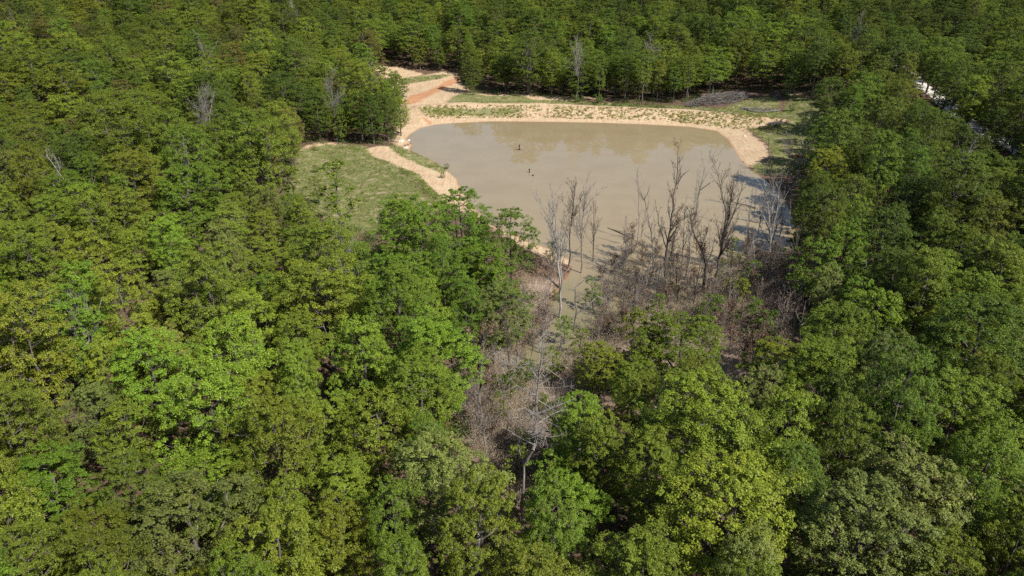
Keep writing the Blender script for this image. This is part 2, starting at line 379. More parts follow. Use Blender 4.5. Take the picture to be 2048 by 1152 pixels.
PROTO = [broadleaf(11, 17, 4.9, .36), broadleaf(12, 18, 4.4, .22, top=.9), broadleaf(13, 16, 5.2, .40, flat=.65), broadleaf(14, 18.5, 4.7, .38, ncl=120, clr=(1.0, 1.7)),
         broadleaf(15, 17, 4.2, .20, ncl=145, clr=(.8, 1.25), lsize=.165), broadleaf(16, 16.5, 4.8, .32, ncl=100, open_=.45, lsize=.20), broadleaf(17, 19, 5.0, .36, flat=.6, ncl=135),
         broadleaf(19, 17.5, 4.6, .26, ncl=140, clr=(.85, 1.5)), broadleaf(20, 16, 5.0, .30, top=.8, ncl=150, clr=(.8, 1.3)), broadleaf(21, 18, 4.0, .24, ncl=120, clr=(.9, 1.6), flat=.9),
         broadleaf(18, 15.5, 4.5, .18, ncl=138, clr=(.85, 1.3))]
SAP = [broadleaf(31, 6.5, 1.9, .20, ncl=26, nleaf=90, lsize=.24, clr=(.55, .9)), broadleaf(32, 7.5, 1.7, .22, ncl=24, nleaf=90, lsize=.24, open_=.4, clr=(.55, .85)), broadleaf(33, 5.5, 2.2, .12, ncl=34, nleaf=90, lsize=.22, clr=(.6, .9))]
PAL = {  # name: leaf colour
 'olive green': (.108, .146, .017), 'mid green': (.083, .137, .016), 'bright green': (.100, .182, .018), 'yellow green': (.135, .188, .020),
 'pale silvery green': (.135, .176, .054), 'dark green': (.052, .094, .014), 'brownish olive': (.122, .112, .036), 'fresh lime green': (.115, .200, .020)}

OPEN = [(745,128),(800,128),(890,134),(920,145),(925,180),(990,186),(1061,188),(1147,202),(1294,211),(1374,211),(1482,180),(1562,186),(1590,212),(1603,253),(1640,280),
 (1630,340),(1600,400),(1582,450),(1578,500),(1600,560),(1585,620),(1560,700),(1505,740),(1490,780),(1455,760),(1440,690),(1400,650),(1340,655),(1280,675),(1230,712),(1180,700),
 (1150,740),(1160,790),(1112,800),(1115,880),(1095,960),(1060,1010),(1010,965),(945,875),(925,800),(940,720),(948,650),(1020,628),(1048,640),(1062,600),(1080,560),(1062,510),
 (1060,478),(1035,430),(1010,428),(990,450),(960,410),(925,388),(890,398),(870,415),(810,400),(760,420),(740,440),(690,440),(640,400),(575,380),(600,330),(600,300),(660,286),
 (780,288),(812,270),(808,220),(790,180),(748,150)]
KEEP = [(1845,163),(1858,176),(1874,190),(1835,168),(1850,172),(1866,184),(1905,222),(1918,232),(1955,262),(2025,283),(1785,128),(1838,140)]
LIT = [[tuple(on_ground(*p)) for p in [(1830,155),(1855,160),(1890,195),(1880,205),(1845,185)]]]+[[tuple(on_z(*p)) for p in pl] for pl in (
 [(1450,262),(1470,225),(1590,225),(1600,262),(1560,285),(1575,335),(1500,345),(1470,300)], [(830,255),(1455,262),(1500,345),(1500,395),(1430,450),(1300,500),(1160,520),(1060,470),(960,400)], [(830,150),(905,158),(960,195),(1400,222),(1400,245),(840,240),(820,200)])]
rng = np.random.default_rng(5)
TREES = []      # x, y, z, height, radius, variant, tint name, rotation
ANG = np.arange(12)/12*2*math.pi
def sil(x, y, z, H, Rr, tight=.82):
    rel = math.hypot(x, y); rx, ry = y/rel, -x/rel; out = []
    for t in ANG: out.append((x+rx*Rr*tight*math.cos(t), y+ry*Rr*tight*math.cos(t), z+H*.67+H*.31*math.sin(t)))
    out.append((x, y, z+H*.67)); out.append((x, y, z+.3)); return proj(out)
def palette(px, py, r):
    if py < 330 and px < 760: names, wts = ['olive green', 'mid green', 'brownish olive', 'yellow green', 'dark green'], [.42, .25, .09, .13, .11]
    elif py < 240: names, wts = ['olive green', 'mid green', 'yellow green', 'dark green', 'bright green'], [.32, .28, .12, .14, .14]
    elif px > 1500 and py < 560: names, wts = ['mid green', 'olive green', 'dark green', 'bright green', 'yellow green'], [.36, .22, .22, .12, .08]
    elif px > 1480: names, wts = ['yellow green', 'mid green', 'dark green', 'fresh lime green', 'pale silvery green'], [.30, .28, .16, .14, .12]
    elif 700 < px < 1120 and py < 720: names, wts = ['bright green', 'mid green', 'olive green', 'fresh lime green'], [.58, .20, .07, .15]
    elif px <= 700 and py < 700: names, wts = ['olive green', 'mid green', 'bright green', 'yellow green', 'pale silvery green'], [.36, .2, .18, .18, .08]
    else: names, wts = ['yellow green', 'mid green', 'fresh lime green', 'olive green', 'pale silvery green', 'bright green'], [.26, .16, .18, .14, .12, .14]
    return names[int(r.choice(len(names), p=wts))]
def try_tree(x, y, H=None, Rr=None, name=None, check=True, v=None, sp=.75):
    v = int(rng.integers(len(PROTO))) if v is None else v
    if Rr is None: Rr = rng.uniform(2.1, 3.2) if rng.random() < .38 else (rng.uniform(2.8, 4.3) if y < 110 else rng.uniform(3.6, 6.9))
    H = PROTO[v]['H']*rng.uniform(.72, 1.16)*(.50+.50*min(Rr, 5)/4.6) if H is None else H
    if check and y < 115: sp = .80
    for t in TREES:
        if abs(t[0]-x) < 9 and (t[0]-x)**2+(t[1]-y)**2 < (sp*(t[4]+Rr))**2: return False
    z = float(hz([(x, y)])[0])
    if check:
        q = sil(x, y, z, H, Rr)
        if in_poly(q[:, :2], OPEN).any(): return False
        if z < .12: return False
        for hh in (.5, .75, .97):
            k_s = H*hh/math.tan(R(SUN_EL)); sp_ = (x-math.sin(R(SUN_AZ))*k_s, y-math.cos(R(SUN_AZ))*k_s)
            if any(in_poly([sp_], pl)[0] for pl in LIT): return False
        cx, cy = q[12, :2]; sc = F/q[12, 2]
        for kx, ky in KEEP:
            if ((kx-cx)/(Rr*sc))**2+((ky-cy-.06*H*sc)/(H*.42*sc))**2 < 1: return False
    c = proj([(x, y, z+H*.7)])[0]
    TREES.append((x, y, z, H, Rr, v, name or palette(c[0], c[1], rng), rng.uniform(0, 6.28))); return True
def by_top(px, py, H, Rr, name, v=None):    # a tree whose crown top stands at that point of the picture
    z = 0.5
    for _ in range(6):
        p = on_z(px, py, z+H*.98); z = .4*z+.6*float(hz([p])[0])
    try_tree(p[0], p[1], H, Rr, name, False, v, .45)
# the crowns that stand out in the photograph
for a in [(925,384,17,4.4,'bright green',1), (1022,420,15,3.6,'mid green',5), (800,398,15,4.6,'bright green',4), (1000,572,11,3.4,'pale silvery green',4), (860,640,15,4.6,'fresh lime green',7),
          (1415,772,15,5.4,'yellow green',0), (1370,640,12,4.6,'olive green',2), (1300,655,10,3.0,'yellow green',4), (1205,690,8,2.6,'yellow green',1), (640,520,17,5.2,'olive green',6),
          (1850,915,14,4.2,'pale silvery green',4), (1740,985,15,4.4,'pale silvery green',4), (360,985,14,4.8,'pale silvery green',4), (1480,930,15,5.0,'yellow green',3), (1168,800,11,3.2,'fresh lime green',1),
          (1660,690,14,4.4,'fresh lime green',7), (1560,690,11,3.6,'yellow green',4), (876,890,14,4.2,'pale silvery green',0), (1140,962,9,2.7,'bright green',7),
          (1975,600,17,5.6,'mid green',3), (1668,158,15,5.0,'dark green',2), (1655,235,13,4.2,'mid green',4), (1662,300,13,4.2,'olive green',7), (1650,345,11,3.6,'mid green',1), (1795,78,16,5.0,'dark green',2), (790,150,13,3.2,'dark green',5)]: by_top(*a)
for px, py, h_, r_, nm_ in [(802,272,11,2.6,'mid green'),(778,283,13,3.2,'dark green'),(790,245,13,3.0,'olive green'),(770,262,14,3.3,'mid green'),(775,222,14,3.2,'olive green'),(795,210,11,2.4,'mid green'),(748,288,14,3.4,'dark green'),
    (932,183,13,3.0,'dark green'),(948,187,12,2.8,'mid green'),(725,285,14,3.2,'mid green'),(880,141,11,3.0,'mid green'),(840,139,12,3.2,'olive green'),(640,283,15,3.6,'dark green')]:
    b_ = on_ground(px, py); try_tree(b_[0], b_[1], h_, r_, nm_, False, 1 if r_ < 3.1 else 4, .42)
# a ring of edge trees first, then the rest of the woods
N_TRY = 30000
d_ = rng.uniform(0, 1, (N_TRY, 3))
yy = 27+(432-27)*d_[:, 0]**.62; hw = (np.hypot(yy, CAM_H)*.74+16); xx = (d_[:, 1]*2-1)*hw
order = np.arange(N_TRY)
for i in order:
    if len(TREES) > 3400: break
    try_tree(xx[i], yy[i])
print('trees', len(TREES))
PT = proj([(t[0], t[1], t[2]+t[3]*.7) for t in TREES]); Rpx = np.array([t[4] for t in TREES])*F/np.maximum(PT[:, 2], 1)
inside = (PT[:, 0] > -Rpx*.5) & (PT[:, 0] < 2048+Rpx*.5) & (PT[:, 1] > -Rpx*.4) & (PT[:, 1] < 1152+Rpx*.5)
rank = np.argsort(-np.where(inside, Rpx, 0)); near = [int(i) for i in rank[:300] if inside[i]]; nset = set(near)
ORD = lambda n: '%d%s' % (n, 'th' if 10 <= n % 100 <= 20 else {1: 'st', 2: 'nd', 3: 'rd'}.get(n % 10, 'th'))
def row_labels(items, per, fmt):            # items: (index, px, py) -> label by row (from the bottom) and place in the row
    it = sorted(items, key=lambda a: -a[2]); out = {}
    for r in range(0, len(it), per):
        for k, a in enumerate(sorted(it[r:r+per], key=lambda a: a[1])): out[a[0]] = fmt(a[0], ORD(r//per+1), ORD(k+1))
    return out
def where(px, py):
    if px < 900: return 'left of the pond' if py < 640 else 'at lower left'
    if px > 1500: return 'right of the pond' if py < 640 else 'at lower right'
    return 'below the pond' if py > 640 else 'at the pond edge'
lab = row_labels([(i, PT[i, 0], PT[i, 1]) for i in near], 18,
    lambda i, r, k: f"{TREES[i][6]} tree {where(PT[i,0], PT[i,1])}, {k} from left, {r} row up")
def place_tree(protos, v, name, x, y, z, sx, sz, rot, tint, label, cat, group, crown='crown'):
    e = bpy.data.objects.new(name, None); COL.objects.link(e); e.location = (x, y, z-.1); e.rotation_euler = (0, 0, rot); e.scale = (sx, sx, sz)
    tag(e, label, cat, group)
    for part in ('trunk', crown):
        c = bpy.data.objects.new(part, protos[v]['crown' if part == crown else 'trunk']); COL.objects.link(c); c.parent = e
        if part == crown: c['tint'] = tint
    return e
def vary(name, r, x=0, y=0): k = .74+.52*float(vnoise(np.array([[x+500., y+500.]]), 26, 21)[0]); b = k*.93*(np.array(PAL[name])*.74+np.array([.112, .152, .019])*.26)*r.uniform(.80, 1.22); return (float(b[0]*r.uniform(.9, 1.12)), float(b[1]), float(b[2]))
first = {}
for i in near:
    x, y, z, H, Rr, v, nm, rot = TREES[i]; pr = PROTO[v]
    e = place_tree(PROTO, v, 'broadleaf_tree', x, y, z, Rr/pr['R'], H/pr['H'], rot, vary(nm, rng, x, y), lab[i], 'tree', 'broadleaf trees of the near woods')
    first.setdefault(v, e)
# the far woods: one mass
far = [t for i, t in enumerate(TREES) if i not in nset]
fm = bpy.data.meshes.new('far_woods'); fm.vertices.add(len(far)); fm.vertices.foreach_set('co', np.array([(t[0], t[1], t[2]-.1) for t in far], np.float32).ravel())
for n_, ty, vals in (('vid', 'INT', [t[5] for t in far]), ('sxy', 'FLOAT', [t[4]/PROTO[t[5]]['R'] for t in far]), ('sz', 'FLOAT', [t[3]/PROTO[t[5]]['H'] for t in far]), ('rotz', 'FLOAT', [t[7] for t in far])):
    a = fm.attributes.new(n_, ty, 'POINT'); a.data.foreach_set('value', vals)
a = fm.attributes.new('tint', 'FLOAT_COLOR', 'POINT'); a.data.foreach_set('color', np.array([(*vary(t[6], rng, t[0], t[1]), 1) for t in far], np.float32).ravel())
fo = tag(link('far_woods', fm), 'dense mixed green woods rising behind and around the pond', 'woods', kind='stuff')
ng = bpy.data.node_groups.new('woods_scatter', 'GeometryNodeTree')
ng.interface.new_socket('Geometry', in_out='INPUT', socket_type='NodeSocketGeometry'); ng.interface.new_socket('Geometry', in_out='OUTPUT', socket_type='NodeSocketGeometry')
gi = ng.nodes.new('NodeGroupInput'); go = ng.nodes.new('NodeGroupOutput'); jn = ng.nodes.new('GeometryNodeJoinGeometry')
def named(n_, ty): a = ng.nodes.new('GeometryNodeInputNamedAttribute'); a.data_type = ty; a.inputs[0].default_value = n_; return a.outputs[0]
vid, sxy, sz_, rz_ = named('vid', 'INT'), named('sxy', 'FLOAT'), named('sz', 'FLOAT'), named('rotz', 'FLOAT')
cs = ng.nodes.new('ShaderNodeCombineXYZ'); [ng.links.new(a_, cs.inputs[k]) for k, a_ in enumerate((sxy, sxy, sz_))]
cr_ = ng.nodes.new('ShaderNodeCombineXYZ'); ng.links.new(rz_, cr_.inputs[2])
for v, e in first.items():
    j2 = ng.nodes.new('GeometryNodeJoinGeometry')
    for ch in e.children:
        oi = ng.nodes.new('GeometryNodeObjectInfo'); oi.inputs[0].default_value = ch; ng.links.new(oi.outputs['Geometry'], j2.inputs[0])
    cmp_ = ng.nodes.new('FunctionNodeCompare'); cmp_.data_type = 'INT'; cmp_.operation = 'EQUAL'; ng.links.new(vid, cmp_.inputs[2]); cmp_.inputs[3].default_value = v
    ip = ng.nodes.new('GeometryNodeInstanceOnPoints'); ng.links.new(gi.outputs[0], ip.inputs[0]); ng.links.new(cmp_.outputs[0], ip.inputs['Selection'])
    ng.links.new(j2.outputs[0], ip.inputs['Instance']); ng.links.new(cr_.outputs[0], ip.inputs['Rotation']); ng.links.new(cs.outputs[0], ip.inputs['Scale'])
    ng.links.new(ip.outputs[0], jn.inputs[0])
ng.links.new(jn.outputs[0], go.inputs[0])
md = fo.modifiers.new('scatter', 'NODES'); md.node_group = ng
print('near', len(near), 'far', len(far))

# ------------------------------------------------------------------ bare and dead trees
def grow(E, L_, pts, r0, r1, rng, lvl, maxl, spread, dens, start, tips, up=.45, rmin=.014, lens=.42):
    pts = [np.array(p, float) for p in pts]; tot = sum(np.linalg.norm(b-a) for a, b in zip(pts, pts[1:])); acc = 0
    for a, b in zip(pts, pts[1:]):
        l = np.linalg.norm(b-a); f0, f1 = acc/tot, (acc+l)/tot
        E.append((a, b, max(rmin, r0+(r1-r0)*f0), max(rmin, r0+(r1-r0)*f1)))
        if lvl < maxl:
            n = l*dens*(1.0 if lvl else 1.0); k = int(n)+(rng.random() < n-int(n))
            for _ in range(k):
                u = rng.random(); f = f0+(f1-f0)*u
                if f < start: continue
                p = a+(b-a)*u; d = (b-a)/max(l, 1e-6); s_ = rng.normal(size=3); s_ = s_-d*(s_@d); s_ /= np.linalg.norm(s_)+1e-9
                q = d*math.cos(spread)+s_*math.sin(spread)+np.array([0, 0, up*.5]); q /= np.linalg.norm(q)
                Ln = tot*lens*(1.15-.8*f)*rng.uniform(.6, 1.2); 
                if Ln < .25: continue
                ns = 4 if Ln > 2 else 3; cur = p; path = [p]
                for s in range(ns):
                    q = q+rng.normal(0, .16, 3)+np.array([0, 0, up*.16]); q /= np.linalg.norm(q); cur = cur+q*Ln/ns; path.append(cur)
                rr = max(rmin, (r0+(r1-r0)*f)*rng.uniform(.42, .62))
                grow(E, L_, path, rr, rmin, rng, lvl+1, maxl, spread*1.05, dens*1.55, .12, tips, up, rmin, lens*1.05)
        acc += l
    if lvl >= max(1, maxl-1):
        for p in pts[1:]: tips.append(p)
def make_bare(name, stems, base, rng, mat=M_GREY, leaf=0, maxl=3, spread=.75, dens=1.4, start=.32, up=.45, lens=.38, leafmat=M_BROWN, lsize=.24, rmin=.0125):
    """stems: list of (points in local metres, r0, r1, grow?)."""
    E, tips = [], []
    for pts, r0, r1, g_ in stems: grow(E, None, pts, r0, r1, rng, 0 if g_ else 9, maxl, spread, dens, start, tips, up, rmin, lens)
    e = bpy.data.objects.new(name, None); COL.objects.link(e); e.location = base
    V, Fc = prisms(E); link('branches', mesh_np('branches', V, Fc, mat), e)
    if leaf and tips:
        T = np.array(tips); c = T[rng.integers(0, len(T), leaf)]+rng.normal(0, .16, (leaf, 3)); nn = nrm(rng.normal(size=(leaf, 3)))
        V, Fc = leaves(c, nn, lsize, rng, .5)
        link('dead_leaves' if leafmat is M_BROWN else 'leaves', mesh_np('leaves', V, Fc, leafmat, {'lf': ('FACE', 'FLOAT', rng.uniform(0, 1, len(Fc))), 'lg': ('FACE', 'FLOAT', rng.uniform(0, 1, len(Fc)))}), e)
    return e
def hero(name, base_px, stems_px, label, group=None, r=.2, mat=M_GREY, cat='dead tree', seed=0, **kw):
    """stems_px: lists of picture points on the upright plane through the tree's foot, each stem = (points, share of trunk radius, grow?)."""
    rg = np.random.default_rng(seed+int(base_px[0])); b = on_ground(*base_px); zb = max(float(hz([b])[0]), -1.0)
    if zb < 0: b = on_z(*base_px, 0.0)
    zb = float(hz([b])[0])-.25; st = []
    for pl, k, g_ in stems_px:
        pts = []; off = 0
        for i, (px, py) in enumerate(pl):
            if (px, py) == tuple(base_px): pts.append(np.array([0., 0, 0])); continue
            off += rg.normal(0, .5)*(i > 0)
            q = on_y(px, py, b[1]+off)-np.array([b[0], b[1], zb]); pts.append(q)
        fine = [pts[0]]                       # soften the kinks
        for a, c in zip(pts, pts[1:]):
            for s in range(1, 4): fine.append(a+(c-a)*s/3+(rg.normal(0, .018, 3)*np.linalg.norm(c-a) if s < 3 else 0))
        st.append((fine, r*k*.9, max(.02, r*k*.12), g_))
    return tag(make_bare(name, st, (b[0], b[1], zb), rg, mat, **kw), label, cat, group)
B = lambda *p: list(p)
gA = 'tall bare trees standing in the flooded end of the pond'
hero('bare_tree', (1118,634), [(B((1118,634),(1120,560),(1114,480),(1110,430),(1107,380)),1,True),(B((1119,600),(1124,560),(1122,470),(1128,430)),.6,True),(B((1119,556),(1136,540),(1148,505),(1165,490)),.45,False),(B((1118,500),(1100,440),(1080,410),(1062,385)),.5,True)],
     'pale grey forked bare tree at the tip of the sandy left shore', gA, .24, M_PALE, spread=.5, up=.6)
hero('bare_tree', (1137,545), [(B((1137,545),(1139,490),(1144,430),(1150,385),(1153,362)),1,True),(B((1144,430),(1160,405),(1168,380)),.55,True)], 'dark slender bare tree between two paler ones in the water', gA, .17, M_DARK, spread=.55, up=.6, leaf=160)
hero('bare_tree', (1162,546), [(B((1162,546),(1163,480),(1168,420),(1172,380),(1174,357)),1,True),(B((1168,420),(1185,395),(1202,378),(1216,374)),.6,True)], 'bare tree whose right limb arches out over open water', gA, .17, M_GREY, spread=.6, up=.55)
hero('bare_tree', (1278,482), [(B((1278,482),(1278,430),(1276,380),(1275,336)),1,True)], 'thin straight bare pole tree standing alone in the pond', gA, .10, M_GREY, spread=.7, lens=.22, maxl=2)
hero('bare_tree', (1309,545), [(B((1309,545),(1304,480),(1296,430),(1286,395),(1272,358)),1,True),(B((1288,400),(1296,385),(1299,372)),.5,True)], 'bare tree leaning left with a long curved trunk', gA, .16, M_GREY, spread=.55, lens=.25)
hero('bare_tree', (1330,566), [(B((1330,566),(1333,500),(1343,430),(1352,370),(1357,285)),1,True),(B((1352,370),(1366,350),(1378,340)),.5,True),(B((1334,490),(1355,455),(1372,430)),.5,True),(B((1334,500),(1318,450),(1310,400)),.5,True)],
     'tallest bare tree, its top reaching toward the mirrored tree line', gA, .22, M_DARK, spread=.55, lens=.26, leaf=420)
hero('bare_tree', (1370,560), [(B((1370,560),(1380,480),(1395,400),(1404,365),(1410,335),(1432,312)),1,True),(B((1401,380),(1420,365),(1432,360)),.45,True)], 'bare tree bent to the right near its top', gA, .17, M_GREY, spread=.55, lens=.26)
hero('bare_tree', (1408,592), [(B((1408,592),(1412,530),(1405,500),(1385,460),(1378,420)),1.4,True),(B((1411,540),(1425,500),(1430,470)),.6,True)], 'stout dark ivy-clad trunk with brown dead leaves', gA, .21, M_DARK, spread=.7, leaf=900)
hero('bare_tree', (1422,612), [(B((1422,612),(1430,560),(1442,500),(1446,470),(1452,420),(1436,345)),1,True),(B((1444,490),(1456,440),(1462,400),(1470,345)),.75,True),(B((1446,470),(1470,420),(1488,360)),.6,True),(B((1440,505),(1455,490),(1472,482)),.4,True)],
     'dark bare tree spreading into a wide fan of branches', gA, .24, M_DARK, spread=.5, up=.5, leaf=300)
hero('bare_tree', (1532,558), [(B((1532,558),(1538,515),(1541,480),(1538,430),(1530,380),(1526,335)),1,True),(B((1541,480),(1552,430),(1556,390),(1566,345)),.7,True),(B((1540,490),(1520,450),(1508,430)),.5,True),(B((1541,460),(1548,400),(1545,350)),.6,True)],
     'broad pale grey bare tree with a leaning white lower trunk', gA, .25, M_PALE, spread=.5, up=.6, dens=1.25)
hero('bare_tree', (1490,500), [(B((1490,500),(1497,455),(1503,410),(1508,362)),1,True)], 'slight bare tree leaning right beside the fallen wood', gA, .10, M_GREY, spread=.6, lens=.3, maxl=2)
gB = 'bare trees by the right-hand bank'
hero('bare_tree', (1545,425), [(B((1545,425),(1541,370),(1539,320),(1537,272)),1,True)], 'slim dark bare tree in front of the grassy right bank', gB, .15, M_DARK, spread=.6, lens=.28)
hero('bare_tree', (1567,385), [(B((1567,385),(1576,350),(1586,325),(1597,310),(1615,285)),1,True)], 'dark bare tree leaning right against the grassy bank', gB, .13, M_DARK, spread=.6, lens=.35)
hero('bare_tree', (1607,350), [(B((1607,350),(1610,320),(1612,300),(1605,280)),1,True),(B((1611,312),(1622,295),(1626,275)),.7,True)], 'grey twiggy bare tree at the edge of the right-hand woods', gB, .17, M_PALE, spread=.8, dens=2.2, lens=.42)
hero('bare_tree', (1580,345), [(B((1580,345),(1578,300),(1574,272)),1,True)], 'low brown-grey bare tree shading the grass above the bank', gB, .14, M_GREY, spread=.95, dens=2.0, lens=.5)
gC = 'bare trees of the lower thicket'
hero('bare_tree', (1147,657), [(B((1147,657),(1153,625),(1150,600),(1151,575),(1172,556),(1205,558)),1,True),(B((1153,628),(1175,612),(1195,592),(1212,600),(1218,625)),.75,True),(B((1152,600),(1166,580)),.5,True)],
     'crooked bare tree with two branches arching low over shallow water', gC, .19, M_GREY, spread=.8, lens=.22, up=.1, maxl=2)
hero('bare_tree', (1046,1060), [(B((1046,1060),(1047,980),(1048,930),(1038,900),(1037,872)),1,False),(B((1048,930),(1066,900),(1072,880),(1073,830),(1078,760),(1083,710),(1086,660)),.85,True),(B((1078,760),(1060,735),(1045,722)),.35,True),(B((1080,730),(1105,745),(1125,760)),.3,True),(B((1074,830),(1050,815),(1032,822)),.3,True),(B((1076,800),(1100,815),(1112,822)),.3,True)],
     'big grey dead tree forked low, with one broken limb', gC, .21, M_GREY, spread=1.25, dens=3.8, lens=.26, rmin=.013, start=.18, up=-.05, leaf=0)
hero('bare_tree', (955,838), [(B((955,838),(958,790),(962,735),(966,690),(970,655)),1,True),(B((962,735),(948,690),(938,665)),.5,True),(B((965,700),(975,665),(985,640)),.5,False),(B((963,720),(985,700),(998,680)),.45,True)],
     'bare tree with a dense knot of dark brown leaves', gC, .2, M_GREY, spread=.8, leaf=1500, lsize=.3)
hero('bare_tree', (1082,700), [(B((1082,700),(1085,650),(1088,610)),1,True),(B((1084,680),(1060,650),(1048,620)),.7,True),(B((1084,670),(1105,640),(1116,615)),.7,True)], 'ashen twiggy bare tree on the brown bank above the creek', gC, .12, M_PALE, spread=.8, dens=2.6, lens=.4, rmin=.02, leaf=500)
hero('bare_tree', (1020,790), [(B((1020,790),(1018,740),(1012,700)),1,True),(B((1019,765),(1035,725),(1040,700)),.7,True),(B((1018,760),(995,720),(985,700)),.7,True)], 'grey web of twigs over the yellowish creek pool', gC, .12, M_PALE, spread=.9, dens=2.4, lens=.45, rmin=.02)
hero('bare_tree', (1290,1000), [(B((1290,1000),(1288,940),(1292,890)),1,True),(B((1289,960),(1310,920),(1325,885)),.7,True),(B((1289,950),(1265,915),(1255,890)),.7,True)], 'fine-twigged grey dead crown among the green near trees', gC, .2, M_PALE, spread=.8, dens=2.2, lens=.42, rmin=.02)
hero('bare_tree', (500,1040), [(B((500,1040),(496,985),(491,940),(485,905)),1,True)], 'dead tree with many thin drooping side branches, lower left', gC, .16, M_GREY, spread=1.2, dens=3.2, lens=.3, start=.2, up=-.1, leaf=700, leafmat=M_WEED, lsize=.25)
hero('bare_tree', (1600,700), [(B((1600,700),(1604,640),(1612,600)),1,True),(B((1604,650),(1625,628),(1650,620)),.6,False)], 'white-limbed dead tree at the edge of the right woods', gC, .14, M_PALE, spread=.7, lens=.3)
hero('bare_tree', (1720,735), [(B((1720,735),(1712,710),(1706,695)),1,True),(B((1716,722),(1732,700),(1740,690)),.7,True)], 'small pale dead tree poking between right-hand crowns', gC, .14, M_PALE, spread=.7, lens=.3)
gD = 'bare trees among the far woods'
for k, (px, py, h_, wd, lb, m_) in enumerate([
  (440,350,17,6,'grey bare tree with a fan crown, left woods near the clearing',M_GREY),(392,440,13,3,'thin grey dead trunk left of the grassy clearing',M_GREY),(430,200,15,8,'brown-grey leafless crown high in the left woods',M_GREY),
  (595,95,15,8,'pinkish grey leafless crown near the top edge, left of centre',M_PALE),(742,158,14,7,'dark bare tree above the sandy cutting',M_GREY),(1292,195,17,5,'grey bare tree in the tree line behind the dam',M_GREY),
  (1152,203,17,3,'slim pale trunk leaning right behind the dam',M_PALE),(545,165,9,1.5,'short bleached branch in the left woods',M_PALE),(62,135,14,7,'grey bare crown at the upper left edge',M_GREY),
  (1702,150,16,5,'bare tree beside the gravel road',M_GREY),(675,285,16,4,'straight grey trunk at the back of the clearing',M_GREY),(1060,188,15,3,'thin pale trunk left along the dam tree line',M_PALE),
  (748,250,14,6,'grey leafless crown in the trees by the pond corner',M_GREY),(700,640,13,4,'grey dead branches inside the centre-left crowns',M_GREY),(1895,440,13,2,'pale broken trunk right of the pond woods',M_PALE),
  (150,470,12,4,'bleached bare limbs at the left edge',M_PALE),(215,800,12,5,'grey dead twigs among the lower left crowns',M_GREY)]):
    rg = np.random.default_rng(400+k); b = on_ground(px, py); zb = float(hz([b])[0])-.3; h_ *= 1.25
    st = [([(0, 0, 0), (rg.normal(0, .3), 0, h_*.35), (rg.normal(0, .6), 0, h_*.7), (rg.normal(0, .8), 0, h_)], .17, .03, True)]
    for q in range(3): a_ = rg.uniform(0, 6.28); st.append(([(0, 0, h_*(.45+.1*q)), (math.cos(a_)*wd*.25, math.sin(a_)*wd*.25, h_*(.65+.08*q)), (math.cos(a_)*wd*.48, math.sin(a_)*wd*.48, h_*(.85+.04*q))], .09, .02, True))
    tag(make_bare('bare_tree', st, (b[0], b[1], zb), rg, m_, spread=.75, dens=1.8, lens=.36, rmin=.010, start=.35), lb, 'dead tree', gD)
# snags
for k, (pb, pt, lb) in enumerate([((944,1140),(957,1073),'broken grey trunk leaning right, near the bottom edge'),((1040,1165),(1047,1122),'short broken trunk at the bottom edge below the big dead tree'),
    ((1936,1160),(1946,1093),'broken pale trunk at the lower right corner'),((488,1150),(486,1113),'thin white broken stem, bottom edge at left')]):
    z0 = 6.0; p0 = on_z(*pb, z0); q0 = np.array([*p0, z0]); q1 = on_y(*pt, p0[1]-.2); g0 = float(hz([p0])[0])
    d = q1-q0; foot = q0-d*(q0[2]-g0)/d[2]; rg = np.random.default_rng(k); r_ = .10 if k == 3 else .21; E = []
    P_ = [foot+(q1-foot)*t+rg.normal(0, .05, 3)*(0 < t < 1) for t in np.linspace(0, 1, 9)]
    for i in range(8): E.append((P_[i], P_[i+1], r_*(1.25-.05*i), r_*(1.2-.05*i)))
    for q in range(5): E.append((P_[8]-np.array([0, 0, .05]), P_[8]+np.array([rg.normal(0, .08), rg.normal(0, .08), rg.uniform(.2, .6)]), .08, .015))
    E.append((P_[6], P_[6]+np.array([.5, -.1, .5]), .06, .02)); base = foot; V, Fc = prisms(E)
    tag(link('broken_trunk', mesh_np('broken_trunk', V-base, Fc, M_PALE), None, base), lb, 'dead trunk', 'broken trunks in the near woods')

